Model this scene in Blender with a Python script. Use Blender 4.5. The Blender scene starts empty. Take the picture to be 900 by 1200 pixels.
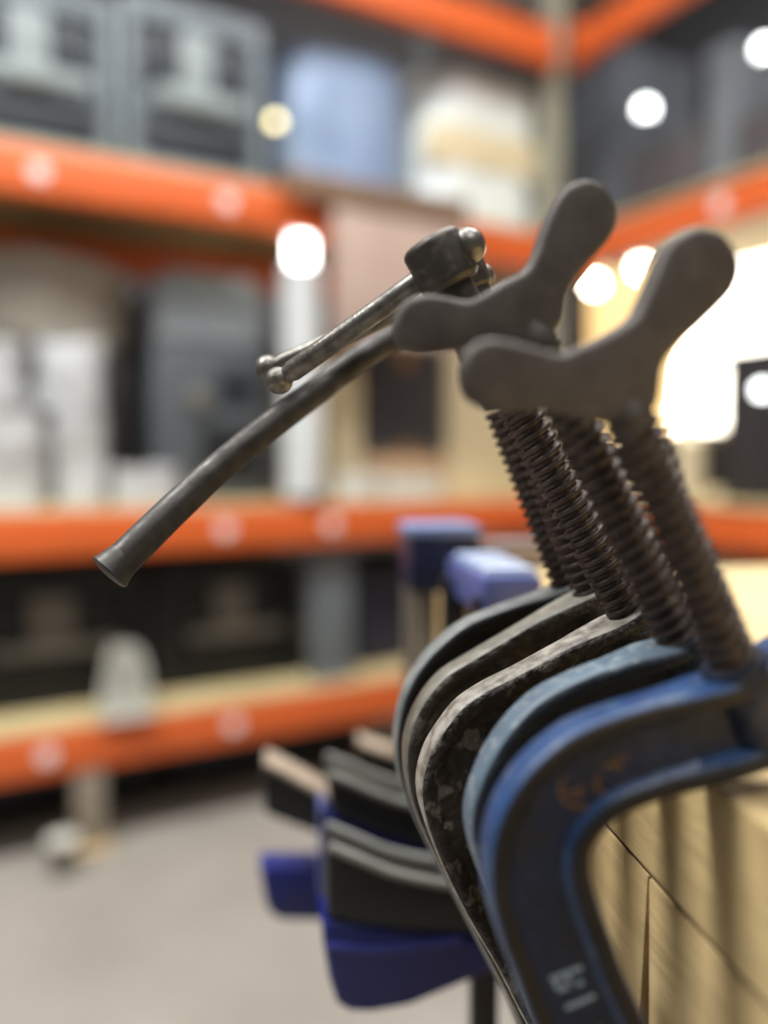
import bpy, bmesh, math, random
from mathutils import Vector, Matrix, noise as mnoise
random.seed(7)
scene = bpy.context.scene
C = scene.collection

# ------------------------------------------------------------------ camera
CAMZ = 0.98
FPX = 950.0                      # focal length in pixels of the 900x1200 frame
PITCH = math.atan2(62.0, FPX)
cam_d = bpy.data.cameras.new('camera'); cam = bpy.data.objects.new('camera', cam_d); C.objects.link(cam)
cam.location = (0, 0, CAMZ); cam.rotation_euler = (math.pi/2 - PITCH, 0, 0)
cam_d.sensor_fit = 'VERTICAL'; cam_d.sensor_height = 24.0; cam_d.lens = 24.0*FPX/1200
cam_d.clip_start = 0.01; cam_d.clip_end = 50
D1 = 0.170
cam_d.dof.use_dof = True; cam_d.dof.focus_distance = D1*1.30; cam_d.dof.aperture_fstop = 1.9
scene.camera = cam
CO = Vector((0, 0, CAMZ))
CR = Matrix.Rotation(math.pi/2 - PITCH, 3, 'X')
def ray(x, y): return CR @ Vector(((x-450)/FPX, -(y-600)/FPX, -1.0))
def P(x, y, d): return CO + ray(x, y)*d
def hit(x, y, o, n):
    r = ray(x, y); return CO + r*((o-CO).dot(n)/r.dot(n))

# ------------------------------------------------------------------ materials
def lin(c):
    return tuple((v/255/12.92 if v/255 <= .04045 else ((v/255+.055)/1.055)**2.4) for v in c) + (1,)
MATS = {}
def mat(name, c1, c2=None, rough=.6, metal=0., scale=20., detail=4., bump=0., thr=None, c3=None, spec=.5, emit=None, es=0., stretch=None, rough2=None, coat=0.):
    if name in MATS: return MATS[name]
    m = bpy.data.materials.new(name); m.use_nodes = True
    nt = m.node_tree; b = nt.nodes['Principled BSDF']
    b.inputs['Base Color'].default_value = lin(c1); b.inputs['Roughness'].default_value = rough
    b.inputs['Metallic'].default_value = metal; b.inputs['Specular IOR Level'].default_value = spec
    b.inputs['Coat Weight'].default_value = coat
    tc = nt.nodes.new('ShaderNodeTexCoord'); mp = nt.nodes.new('ShaderNodeMapping')
    nt.links.new(tc.outputs['Object'], mp.inputs['Vector'])
    if stretch: mp.inputs['Scale'].default_value = stretch
    n = nt.nodes.new('ShaderNodeTexNoise'); n.inputs['Scale'].default_value = scale; n.inputs['Detail'].default_value = detail
    nt.links.new(mp.outputs['Vector'], n.inputs['Vector'])
    if c2:
        r = nt.nodes.new('ShaderNodeValToRGB')
        lo, hi = thr if thr else (.3, .7)
        r.color_ramp.elements[0].position = lo; r.color_ramp.elements[1].position = hi
        r.color_ramp.elements[0].color = lin(c1); r.color_ramp.elements[1].color = lin(c2)
        nt.links.new(n.outputs['Fac'], r.inputs['Fac'])
        col = r.outputs['Color']
        if c3:
            n2 = nt.nodes.new('ShaderNodeTexNoise'); n2.inputs['Scale'].default_value = scale*2.3; n2.inputs['Detail'].default_value = 5
            nt.links.new(mp.outputs['Vector'], n2.inputs['Vector'])
            r2 = nt.nodes.new('ShaderNodeValToRGB'); r2.color_ramp.elements[0].position = .55; r2.color_ramp.elements[1].position = .63
            nt.links.new(n2.outputs['Fac'], r2.inputs['Fac'])
            mx = nt.nodes.new('ShaderNodeMixRGB'); mx.inputs['Color2'].default_value = lin(c3)
            nt.links.new(r2.outputs['Color'], mx.inputs['Fac']); nt.links.new(col, mx.inputs['Color1'])
            col = mx.outputs['Color']
        nt.links.new(col, b.inputs['Base Color'])
        if rough2 is not None:
            rr = nt.nodes.new('ShaderNodeMapRange'); rr.inputs['From Min'].default_value = lo; rr.inputs['From Max'].default_value = hi
            rr.inputs['To Min'].default_value = rough; rr.inputs['To Max'].default_value = rough2
            nt.links.new(n.outputs['Fac'], rr.inputs['Value']); nt.links.new(rr.outputs['Result'], b.inputs['Roughness'])
    if bump:
        bp = nt.nodes.new('ShaderNodeBump'); bp.inputs['Strength'].default_value = min(1, bump); bp.inputs['Distance'].default_value = .0004 if scale > 90 else .01
        n3 = nt.nodes.new('ShaderNodeTexNoise'); n3.inputs['Scale'].default_value = scale*3; n3.inputs['Detail'].default_value = 5
        nt.links.new(mp.outputs['Vector'], n3.inputs['Vector'])
        nt.links.new(n3.outputs['Fac'], bp.inputs['Height']); nt.links.new(bp.outputs['Normal'], b.inputs['Normal'])
    if emit:
        b.inputs['Emission Color'].default_value = lin(emit); b.inputs['Emission Strength'].default_value = es
    MATS[name] = m
    return m

# ------------------------------------------------------------------ helpers
def tag(o, label=None, cat=None, group=None, kind=None):
    if label: o['label'] = label
    if cat: o['category'] = cat
    if group: o['group'] = group
    if kind: o['kind'] = kind
    return o
def thing(name, label, cat, mw, group=None):
    o = bpy.data.objects.new(name, None); C.objects.link(o); o.empty_display_size = .02
    o.matrix_world = mw
    return tag(o, label, cat, group)
def obj(name, bm, m, parent=None, mw=None, smooth=40):
    bmesh.ops.recalc_face_normals(bm, faces=bm.faces[:])
    me = bpy.data.meshes.new(name); bm.to_mesh(me); bm.free()
    o = bpy.data.objects.new(name, me); C.objects.link(o)
    for k in (m if isinstance(m, (list, tuple)) else [m]): me.materials.append(k)
    if smooth:
        for p in me.polygons: p.use_smooth = True
        me.set_sharp_from_angle(angle=math.radians(smooth))
    if parent: o.parent = parent
    if mw is not None: o.matrix_world = mw
    return o
def box(bm, x0, x1, y0, y1, z0, z1, bev=0.):
    b2 = bmesh.new()
    bmesh.ops.create_cube(b2, size=1)
    for v in b2.verts:
        v.co = Vector((x0+(v.co.x+.5)*(x1-x0), y0+(v.co.y+.5)*(y1-y0), z0+(v.co.z+.5)*(z1-z0)))
    if bev: bmesh.ops.bevel(b2, geom=b2.edges[:], offset=bev, segments=2, affect='EDGES', profile=.6)
    merge(bm, b2); return bm
def merge(bm, b2, mtx=None):
    if mtx is not None: bmesh.ops.transform(b2, matrix=mtx, verts=b2.verts)
    me = bpy.data.meshes.new('tmp'); b2.to_mesh(me); b2.free(); bm.from_mesh(me); bpy.data.meshes.remove(me)
def Bx(*a, **k): return box(bmesh.new(), *a, **k)
def lathe(prof, seg=32):
    """prof: list of (r, z) from bottom to top, about z."""
    bm = bmesh.new(); rows = []
    for r, z in prof:
        if r < 1e-6: rows.append([bm.verts.new((0, 0, z))])
        else: rows.append([bm.verts.new((r*math.cos(2*math.pi*i/seg), r*math.sin(2*math.pi*i/seg), z)) for i in range(seg)])
    for A, B in zip(rows, rows[1:]):
        if len(A) == 1 and len(B) == 1: continue
        for i in range(seg):
            j = (i+1) % seg
            if len(A) == 1: bm.faces.new((A[0], B[j], B[i]))
            elif len(B) == 1: bm.faces.new((A[i], A[j], B[0]))
            else: bm.faces.new((A[i], A[j], B[j], B[i]))
    return bm
def frame_to(a, b):
    """matrix taking local z to a->b, origin a"""
    z = (b-a).normalized(); q = Vector((0, 0, 1)).rotation_difference(z)
    return Matrix.Translation(a) @ q.to_matrix().to_4x4()
def tube(pts, rads, seg=20, cap=True):
    bm = bmesh.new(); n = len(pts); rows = []
    t0 = (pts[1]-pts[0]).normalized(); up = t0.orthogonal().normalized()
    for i, p in enumerate(pts):
        t = (pts[min(i+1, n-1)]-pts[max(i-1, 0)]).normalized()
        up = (up - t*up.dot(t)).normalized(); w = t.cross(up)
        rows.append([bm.verts.new(p + (up*math.cos(2*math.pi*k/seg)+w*math.sin(2*math.pi*k/seg))*rads[i]) for k in range(seg)])
    for A, B in zip(rows, rows[1:]):
        for k in range(seg):
            j = (k+1) % seg; bm.faces.new((A[k], A[j], B[j], B[k]))
    if cap: bm.faces.new(rows[0][::-1]); bm.faces.new(rows[-1])
    return bm
def spline(pts, n):
    """Catmull-Rom through points (any dimension Vector), n samples per span"""
    out = []; m = len(pts)
    for i in range(m-1):
        p0, p1, p2, p3 = pts[max(i-1, 0)], pts[i], pts[i+1], pts[min(i+2, m-1)]
        for k in range(n):
            t = k/n
            out.append(.5*((2*p1)+(p2-p0)*t+(2*p0-5*p1+4*p2-p3)*t*t+(3*p1-p0-3*p2+p3)*t**3))
    out.append(pts[-1].copy()); return out
def closed_spline(pts, n):
    out = []; m = len(pts)
    for i in range(m):
        p0, p1, p2, p3 = pts[i-1], pts[i], pts[(i+1) % m], pts[(i+2) % m]
        for k in range(n):
            t = k/n
            out.append(.5*((2*p1)+(p2-p0)*t+(2*p0-5*p1+4*p2-p3)*t*t+(3*p1-p0-3*p2+p3)*t**3))
    return out
def prism(poly, y0, y1, bev=0., seg=2):
    """poly in local (x,z), extruded along y"""
    bm = bmesh.new()
    A = [bm.verts.new((p[0], y0, p[1])) for p in poly]; B = [bm.verts.new((p[0], y1, p[1])) for p in poly]
    f0 = bm.faces.new(A); f1 = bm.faces.new(B[::-1]); n = len(poly)
    for i in range(n):
        j = (i+1) % n; bm.faces.new((A[j], A[i], B[i], B[j]))
    bmesh.ops.recalc_face_normals(bm, faces=bm.faces[:])
    if bev:
        es = [e for f in (f0, f1) for e in f.edges]
        bmesh.ops.bevel(bm, geom=es, offset=bev, segments=seg, affect='EDGES', profile=.5, clamp_overlap=True)
    return bm
def lumpy(x0, x1, y0, y1, z0, z1, amp, sc, cuts=10, seed=0):
    bm = bmesh.new(); bmesh.ops.create_cube(bm, size=1)
    bmesh.ops.subdivide_edges(bm, edges=bm.edges[:], cuts=cuts, use_grid_fill=True)
    for v in bm.verts:
        q = Vector(v.co)
        rr = .93
        p = Vector((x0+(v.co.x+.5)*(x1-x0), y0+(v.co.y+.5)*(y1-y0), z0+(v.co.z+.5)*(z1-z0)))
        d = mnoise.noise(p*sc + Vector((seed*7.1, 3.3, 1.7)))
        k = 1-.18*max(0, abs(q.x)*2-.6)*max(0, abs(q.y)*2-.6)/.16
        c = Vector(((x0+x1)/2, (y0+y1)/2, p.z))
        p = c + (p-c)*k
        nrm = q.normalized()
        h = (v.co.z+.5)
        p += Vector((nrm.x, nrm.y, nrm.z*h))*d*amp
        if p.z < z0: p.z = z0
        v.co = p
    return bm

# ------------------------------------------------------------------ palette
M_orange = mat('orange_beam_paint', (220, 100, 42), (208, 94, 38), rough=.45, scale=6)
M_stick = mat('white_beam_sticker', (238, 226, 222), rough=.6)
M_upr = mat('grey_upright_paint', (120, 124, 126), (105, 108, 110), rough=.5, scale=9)
M_deck = mat('pale_chipboard', (205, 188, 140), (182, 162, 115), rough=.8, scale=30)
M_floor = mat('concrete', (158, 152, 142), (140, 134, 124), rough=.7, scale=3)
M_wall = mat('grey_wall', (104, 104, 108), (96, 96, 100), rough=.9, scale=3)
M_dwall = mat('dark_wall', (84, 86, 92), (74, 76, 80), rough=.9, scale=3)
M_wwall = mat('warm_wall', (220, 190, 130), (205, 175, 118), rough=.9, scale=3)
M_ceil = mat('pale_ceiling', (205, 203, 205), (192, 190, 193), rough=.95, scale=3)
M_gcr = mat('grey_crate_plastic', (114, 122, 126), (102, 110, 114), rough=.55, scale=8)
M_gdk = mat('dark_crate_panel', (22, 26, 34), (30, 34, 42), rough=.5, scale=8)
M_glt = mat('pale_grey_plastic', (142, 150, 148), (130, 138, 136), rough=.5, scale=8)
M_bcr = mat('black_crate_plastic', (22, 24, 26), (30, 32, 34), rough=.5, scale=8)
M_bdk = mat('black_panel', (10, 11, 13), (14, 15, 17), rough=.5, scale=8)
M_blb = mat('crate_card_holder', (120, 114, 102), (98, 94, 84), rough=.7, scale=8)
M_blu = mat('blue_wrap', (150, 168, 192), (120, 140, 172), rough=.35, scale=5)
M_wwr = mat('clear_white_wrap', (216, 224, 226), (222, 222, 208), rough=.35, scale=6)
M_kraft = mat('kraft_card', (196, 164, 130), (182, 150, 116), rough=.85, scale=9)
M_pink = mat('pinkish_card', (190, 165, 150), (178, 152, 138), rough=.85, scale=9)
M_cream = mat('cream_card', (216, 200, 165), (206, 188, 150), rough=.85, scale=9)
M_tape = mat('brown_tape', (160, 120, 80), rough=.3)
M_cloth = mat('beige_dust_sheet', (170, 162, 148), (152, 144, 130), rough=.95, scale=7)
M_bag = mat('white_sack', (188, 190, 190), (176, 172, 166), rough=.7, scale=12, c3=(186, 188, 198))
M_white = mat('white_paper', (210, 208, 196), (198, 196, 184), rough=.8, scale=9)
M_brownw = mat('brown_board', (132, 104, 80), (112, 88, 68), rough=.8, scale=12)
M_darkred = mat('dark_red_plastic', (70, 30, 28), rough=.5)
M_pole = mat('white_pipe', (214, 216, 214), (200, 202, 200), rough=.3, scale=6)
M_glow = mat('white_glow_glass', (255, 255, 255), emit=(246, 250, 248), es=9)
M_glow2 = mat('warm_lit_lamp_glass', (255, 240, 200), emit=(255, 236, 170), es=4)
M_glow3 = mat('bright_warm_lamp_glass', (255, 244, 225), emit=(255, 240, 214), es=22)
M_win = mat('window_daylight', (255, 255, 255), emit=(255, 246, 230), es=6)
M_glowpanel = mat('yellow_glow_panel', (236, 206, 140), rough=.9, emit=(255, 216, 150), es=1.05)
M_capg = mat('cream_glow_globe', (255, 244, 215), emit=(255, 238, 205), es=.8)
M_lampb = mat('lamp_housing', (70, 70, 72), rough=.4)
M_wood = mat('bench_pine', (222, 194, 140), (204, 174, 120), rough=.65, scale=26, stretch=(1.2, .25, 1.6), bump=.15)
M_woodr = mat('bench_edge_ply', (220, 192, 140), (202, 172, 120), rough=.7, scale=26, stretch=(1.2, .25, 1.6), bump=.15)
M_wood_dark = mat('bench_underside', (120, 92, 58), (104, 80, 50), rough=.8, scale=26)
# clamp finishes
M_steel = mat('oily_dark_steel', (80, 76, 72), (62, 59, 55), rough=.42, metal=.6, scale=160, rough2=.68, bump=.3)
M_thr = mat('thread_steel', (94, 82, 74), (62, 53, 48), rough=.38, metal=.7, scale=240, rough2=.6, bump=.25)
M_wing = mat('cast_wing_steel', (98, 91, 86), (80, 74, 69), rough=.55, metal=.45, scale=140, bump=.4, rough2=.7)
M_worn = mat('worn_bright_steel', (134, 130, 121), (92, 88, 81), rough=.32, metal=.75, scale=260, bump=.4, rough2=.5)
M_hub = mat('worn_dark_hub', (86, 80, 72), (66, 61, 55), rough=.42, metal=.7, scale=140, bump=.4, c3=(92, 87, 80), rough2=.55)
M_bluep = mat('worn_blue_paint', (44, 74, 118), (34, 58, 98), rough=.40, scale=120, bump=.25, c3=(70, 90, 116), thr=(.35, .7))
M_bluew = mat('shaded_grimy_blue_web', (13, 31, 62), (15, 21, 37), rough=.5, scale=70, bump=.25, thr=(.35, .65))  # web blue darkened for its backlit front, with grime
M_rust = mat('rubbed_brown_edge', (32, 30, 29), (50, 42, 37), rough=.55, metal=.3, scale=110, bump=.3)
M_gblue = mat('grey_blue_paint_sheen', (100, 117, 129), (82, 97, 109), rough=.42, scale=150, bump=.3, c3=(128, 138, 142))  # grey-blue rim paint, lightened for overhead sheen
M_gbdk = mat('dark_grey_blue_web', (36, 44, 54), (26, 32, 42), rough=.55, scale=90, bump=.25)  # darker grey-blue, used on web and flange faces
M_brown = mat('flaked_brown_casting', (58, 48, 40), (38, 32, 27), rough=.55, scale=75, bump=.5, c3=(108, 100, 90), metal=.15, detail=6)
M_brtop = mat('flaked_brown_rim_sheen', (168, 162, 150), (114, 106, 95), rough=.42, scale=260, bump=.5, thr=(.38, .62))  # pale rim has the overhead sheen painted in, over flaked paint
M_brown2 = mat('flaked_khaki_casting', (72, 64, 52), (46, 40, 33), rough=.55, scale=60, bump=.5, c3=(96, 89, 77), metal=.15, detail=6)
M_brtop2 = mat('khaki_rim_sheen', (158, 154, 141), (122, 116, 104), rough=.42, scale=200, bump=.4)  # khaki rim paled to carry the light from above
M_black = mat('black_casting', (36, 36, 35), (24, 24, 24), rough=.5, scale=120, bump=.3)
M_blktop = mat('black_rim_sheen', (140, 143, 140), (100, 103, 101), rough=.36, scale=140, bump=.3)  # black rim painted pale for the ceiling's reflection
M_gold = mat('faded_gold_ink', (126, 84, 38), rough=.6)
M_wink = mat('faded_white_ink', (148, 165, 178), rough=.6)
# quick clamps
M_qblk = mat('black_grip_rubber', (18, 18, 18), (26, 26, 25), rough=.45, scale=60)
M_qgry = mat('grey_grip_highlight', (142, 142, 135), (118, 118, 112), rough=.5, scale=60)  # grey paints the highlight along the black grip's edges
M_qtan = mat('toplit_grip_tan', (168, 150, 130), (146, 130, 112), rough=.6, scale=60)  # tan carries the light falling on the black grip's top
M_qblu = mat('blue_trigger_plastic', (18, 30, 104), (24, 36, 114), rough=.35, scale=40)
M_qblu2 = mat('pale_blue_head_plastic', (86, 96, 150), (76, 86, 138), rough=.4, scale=40)
M_qnavy = mat('navy_head_plastic', (24, 28, 52), (30, 36, 66), rough=.4, scale=40)
M_qbar = mat('flat_steel_bar', (58, 56, 58), (44, 42, 44), rough=.4, metal=.6, scale=60)

# ------------------------------------------------------------------ room frame (two racks meet in a corner)
TH = math.atan2(.488, .873)
U1 = Vector((math.cos(TH), math.sin(TH), 0)); U2 = Vector((-math.sin(TH), math.cos(TH), 0))
KP = Vector((.589, 2.73, 0))
def RW(a, b, z): return Vector((KP.x+a*U1.x+b*U2.x, KP.y+a*U1.y+b*U2.y, z))
def RM(a, b, z, rz=0): return Matrix.Translation(RW(a, b, z)) @ Matrix.Rotation(TH+rz, 4, 'Z')
def pl(x, y, b0):                      # photo pixel -> (a, z) on a plane parallel to the left rack's front
    p = hit(x, y, RW(0, b0, 0), U2); q = p-KP; return q.dot(U1), p.z
def pr(x, y, a0):                      # -> (b, z) on a plane parallel to the right rack's front
    p = hit(x, y, RW(a0, 0, 0), U1); q = p-KP; return q.dot(U2), p.z
ZA, ZB, ZM, ZL = CAMZ+1.315, CAMZ+.665, CAMZ-.185, CAMZ-.715      # beam centres
HB = .055
DK = .012
dB, dM, dL = ZB+HB+DK, ZM+HB+DK, ZL+HB+DK                          # deck tops

def struct(name, bm, m, mw): return tag(obj(name, bm, m, None, mw, smooth=0), kind='structure')
R0 = RM(0, 0, 0)
WA, WB = 1.25, 1.35
struct('floor', Bx(-4.2, WA+.1, -4.2, WB+.1, -.1, 0), M_floor, R0)
struct('ceiling', Bx(-4.2, WA+.1, -4.2, WB+.1, 3.3, 3.4), M_ceil, R0)
struct('wall_back', Bx(-4.2, WA+.1, WB, WB+.1, 0, 3.3), M_wall, R0)
struct('wall_left', Bx(-4.3, -4.2, -4.2, WB+.1, 0, 3.3), M_wall, R0)
struct('wall_front', Bx(-4.2, WA+.1, -4.3, -4.2, 0, 3.3), M_wall, R0)
# right wall with a window opening behind the right rack
wb0, wb1, wz0, wz1 = -.60, 1.24, 1.08, 2.06
bm = bmesh.new()
box(bm, WA, WA+.12, -4.2, wb0, 0, 3.3); box(bm, WA, WA+.12, wb1, WB+.1, 0, 3.3)
box(bm, WA, WA+.12, wb0, wb1, 0, wz0); box(bm, WA, WA+.12, wb0, wb1, wz1, 3.3)
struct('wall_right', bm, M_dwall, R0)
w = thing('window_1', None, None, RM(WA+.06, (wb0+wb1)/2, wz0)); w['kind'] = 'structure'
hw = (wb1-wb0)/2; hh = wz1-wz0
bm = bmesh.new()
box(bm, -.05, .05, -hw, -hw+.04, 0, hh); box(bm, -.05, .05, hw-.04, hw, 0, hh)
box(bm, -.05, .05, -hw+.04, hw-.04, 0, .04); box(bm, -.05, .05, -hw+.04, hw-.04, hh-.04, hh)
obj('window_frame', bm, M_cream, w, smooth=0)
obj('window_pane', Bx(.0, .01, -hw+.04, hw-.04, .04, hh-.04), M_win, w, smooth=0)
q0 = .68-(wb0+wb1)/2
obj('warm_glow_panel', Bx(-.03, -.025, q0, hw-.045, .045, hh-.045), M_glowpanel, w, smooth=0)  # added glowing panel, brightens the warm area beside the open pane
obj('glow_panel_tube', Bx(-.045, -.012, q0-.01, hw-.042, hh-.09, hh-.044, bev=.008), M_cream, w)

# ------------------------------------------------------------------ pallet racks
def beam_bm(L, axis):
    """rounded box beam with a shallow step, along local x"""
    pr_ = [(-.025, -HB), (.022, -HB), (.022, HB-.018), (.006, HB-.018), (.006, HB), (-.025, HB)]
    bm = bmesh.new(); A = [bm.verts.new((0, y, z)) for y, z in pr_]; B = [bm.verts.new((L, y, z)) for y, z in pr_]
    bm.faces.new(A); bm.faces.new(B[::-1])
    for i in range(6):
        j = (i+1) % 6; bm.faces.new((A[j], A[i], B[i], B[j]))
    bmesh.ops.recalc_face_normals(bm, faces=bm.faces[:])
    bmesh.ops.bevel(bm, geom=bm.edges[:], offset=.007, segments=3, affect='EDGES', profile=.5)
    if axis == 'y': bmesh.ops.rotate(bm, cent=(0, 0, 0), matrix=Matrix.Rotation(math.pi/2, 3, 'Z'), verts=bm.verts)
    return bm
def beam(label, a, b, z, L, axis, stickers=(), stick_label=None):
    t = thing('rack_beam', label, 'beam', RM(a, b, z), 'orange rack beams')
    obj('beam_profile', beam_bm(L, axis), M_orange, t)
    c = bmesh.new(); box(c, -.004, .002, -.03, .024, -HB-.02, HB+.02, .002)
    c2 = bmesh.new(); box(c2, L-.002, L+.004, -.03, .024, -HB-.02, HB+.02, .002)
    for q in (c, c2):
        if axis == 'y': bmesh.ops.rotate(q, cent=(0, 0, 0), matrix=Matrix.Rotation(math.pi/2, 3, 'Z'), verts=q.verts)
        obj('end_plate', q, M_orange, t)
    for s, dz in stickers:
        q = lathe([(0, 0), (.021, 0), (.022, .001), (.021, .0022), (0, .0022)], 24)
        if axis == 'x': mt = Matrix.Translation((s, -.0252, dz)) @ Matrix.Rotation(math.pi/2, 4, 'X')
        else: mt = Matrix.Translation((-.0225, s, dz)) @ Matrix.Rotation(-math.pi/2, 4, 'Y')
        bmesh.ops.transform(q, matrix=mt, verts=q.verts)
        obj('round_sticker', q, M_stick, t)['label'] = 'white round sticker'
    return t
LA0 = -2.75                                        # far (left) end of the left rack
def sl(px, py, a0, zc):
    a, z = pl(px, py, -.025); return (a-a0, 0.0)
LL = -LA0
bm_l = 'front orange beam of the left rack'
beam('topmost orange front beam above the pale wrapped bundles', LA0+.01, 0, ZA, LL-.08, 'x')
beam('orange front beam under the two grey crates', LA0+.01, 0, ZB, LL-.08, 'x', [sl(40, 207, LA0, ZB), sl(262, 240, LA0, ZB)])
beam('orange front beam just below the white sacks and curved clamp handle', LA0+.01, 0, ZM, LL-.08, 'x', [sl(260, 612, LA0, ZM), sl(385, 605, LA0, ZM)])
beam('lowest orange front beam above the concrete floor', LA0+.01, 0, ZL, LL-.08, 'x', [sl(50, 893, LA0, ZL), sl(270, 855, LA0, ZL)])
beam('orange rear beam in the shade behind the crate shelf', LA0+.01, .78, ZB, LL-.08, 'x')
RB0 = -2.3
LR = -RB0
beam('topmost orange beam of the right-hand rack nearest the ceiling', 0, RB0, ZA, LR-.06, 'y')
beam('orange beam of the right-hand rack above the glowing window', 0, RB0, ZB, LR-.06, 'y', [(pr(845, 218, -.02)[0]-RB0, 0)])
beam('orange beam of the right-hand rack at bench height', 0, RB0, ZM, LR-.06, 'y')
def deck(label, a0, a1, b0, b1, z, m=M_deck):
    t = thing('shelf_deck', label, 'shelf', RM((a0+a1)/2, (b0+b1)/2, z-DK), 'chipboard shelf decks')
    x, y = (a1-a0)/2, (b1-b0)/2
    n = 3; lx = 2*x > 2*y
    for i in range(n):
        f0, f1 = -1+2*i/n, -1+2*(i+1)/n
        obj('board', Bx(x*f0+.002, x*f1-.002, -y, y, 0, DK, bev=.002) if lx else Bx(-x, x, y*f0+.002, y*f1-.002, 0, DK, bev=.002), m, t)
deck('pale shelf deck carrying the two grey crates', LA0+.02, -.045, -.02, .80, dB)
deck('pale shelf deck carrying the white sacks', LA0+.02, -.045, -.02, .80, dM)
deck('pale chipboard shelf deck under the black crates', LA0+.02, -.045, -.02, .80, dL)
deck('right-hand rack shelf deck below the round lamps', -.02, .8, RB0+.02, -.02, dB)
deck('right-hand rack shelf deck behind the clamp screws', -.02, .8, RB0+.02, -.02, dM)
def upright(label, a, b, zt=2.75, m=M_upr):
    t = thing('rack_upright', label, 'upright', RM(a, b, 0), 'grey rack uprights')
    bm = bmesh.new()
    box(bm, -.035, .035, .0, .006, .01, zt); box(bm, -.035, -.029, .006, .05, .01, zt); box(bm, .029, .035, .006, .05, .01, zt)
    obj('channel', bm, m, t, smooth=0)
    obj('foot_plate', Bx(-.055, .055, -.02, .07, 0, .01, bev=.002), m, t)
upright('rack corner upright behind the upper wing screw', -.005, .032, m=mat('beige_upright_paint', (150, 146, 128), rough=.6))
upright('rear rack upright at the back corner', -.005, .86)
upright('rack upright at the far left of the rack', LA0-.04, .032)
upright('right-hand rack upright towards the bench', .045, RB0-.045)

# ------------------------------------------------------------------ crates on the left rack
def crate(label, x0, x1, ytop, b0, zb, cols, group, depth=.5):
    a0 = pl(x0, 540, b0)[0]; a1 = pl(x1, 540, b0)[0]
    zt = pl((x0+x1)/2, ytop, b0)[1]
    W = a1-a0; H = zt-zb; mb, md, ml = cols
    t = thing('storage_crate', label, 'crate', RM((a0+a1)/2, b0, zb), group)
    h = W/2; fr = .07*W
    obj('body', Bx(-h, h, .02, depth, 0, H, bev=.012), mb, t)
    bm = bmesh.new()
    box(bm, -h, -h+fr*1.4, -.005, .03, 0, H, .006); box(bm, h-fr*1.4, h, -.005, .03, 0, H, .006)
    box(bm, -h+fr, h-fr, -.004, .03, H*.86, H, .006); box(bm, -h+fr, h-fr, -.004, .03, 0, H*.1, .006)
    obj('front_frame', bm, mb, t)
    for sx in (-1, 1):
        obj('vent_panel', Bx(min(sx*.12, sx*.36)*W, max(sx*.12, sx*.36)*W, .0, .022, H*.52, H*.82, bev=.004), md, t)
    obj('drop_panel', Bx(-.34*W, .36*W, .0, .022, H*.12, H*.36, bev=.004), md, t)
    obj('card_holder', Bx(-.115*W, .115*W, -.014, .022, H*.40, H*.84, bev=.006), ml, t)
    bm = bmesh.new(); box(bm, -.30*W, .34*W, -.03, -.012, H*.40, H*.50, .006)
    box(bm, -.29*W, -.26*W, -.013, .024, H*.41, H*.49, .003); box(bm, .30*W, .33*W, -.013, .024, H*.41, H*.49, .003)
    obj('handle', bm, ml, t)
G1 = (M_gcr, M_gdk, M_glt); G2 = (M_bcr, M_bdk, M_blb)
crate('grey crate with dark panels at the upper left corner', -62, 146, -20, .06, dB, G1, 'grey crates on the upper shelf')
crate('grey crate with dark panels beside the pale blue wrapped bundle', 153, 313, 10, .06, dB, G1, 'grey crates on the upper shelf')
crate('black crate at the left edge of the low shelf', -70, 168, 672, .14, dL, G2, 'black crates on the low shelf')
crate('black crate on the low shelf behind the white rag', 176, 352, 662, .14, dL, G2, 'black crates on the low shelf')

def rect(x0, x1, ytop, b0):
    a0 = pl(x0, 540, b0)[0]; a1 = pl(x1, 540, b0)[0]; return a0, a1, pl((x0+x1)/2, ytop, b0)[1]
def carton(label, x0, x1, ytop, b0, zb, m, group=None, depth=.35, name='cardboard_box', front_top=True):
    a0, a1, zt = rect(x0, x1, ytop, b0); h = (a1-a0)/2; H = zt-zb
    t = thing(name, label, 'box', RM((a0+a1)/2, b0, zb), group)
    obj('carton', Bx(-h, h, 0, depth, 0, H, bev=.008), m, t)
    bm = bmesh.new(); box(bm, -.02, .02, -.002, depth+.002, H-.0005, H+.0015); box(bm, -.02, .02, -.002, .001, H*.8, H)
    obj('tape', bm, M_tape, t, smooth=0)
    obj('flap', Bx(-h+.006, h-.006, .004, depth-.004, H-.001, H+.001), m, t, smooth=0)
def bundle(label, x0, x1, ytop, b0, zb, m, name='wrapped_bundle', cat='bundle', group=None, depth=.4, amp=.02, sc=7, seed=0, band=None):
    a0, a1, zt = rect(x0, x1, ytop, b0); h = (a1-a0)/2; H = zt-zb
    t = thing(name, label, cat, RM((a0+a1)/2, b0, zb), group)
    obj('wrap', lumpy(-h, h, 0, depth, 0, H, amp, sc, seed=seed), m, t, smooth=80)
    if band:
        bm = lumpy(-h*.92, h*.92, -.004, .05, H*band[0], H*band[1], amp*.4, sc, seed=seed+3)
        obj('label_sheet', bm, band[2], t, smooth=80)
# upper bay
bundle('blue tinted plastic wrapped bundle beside the grey crate', 338, 487, 62, .10, dB, M_blu, group='wrapped bundles on the upper shelf', seed=1, amp=.015)
bundle('white plastic wrapped bundle with a cream sheet left of the rack corner', 498, 636, 92, .10, dB, M_wwr, group='wrapped bundles on the upper shelf', seed=2, amp=.015, band=(.42, .66, M_cream))
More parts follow.
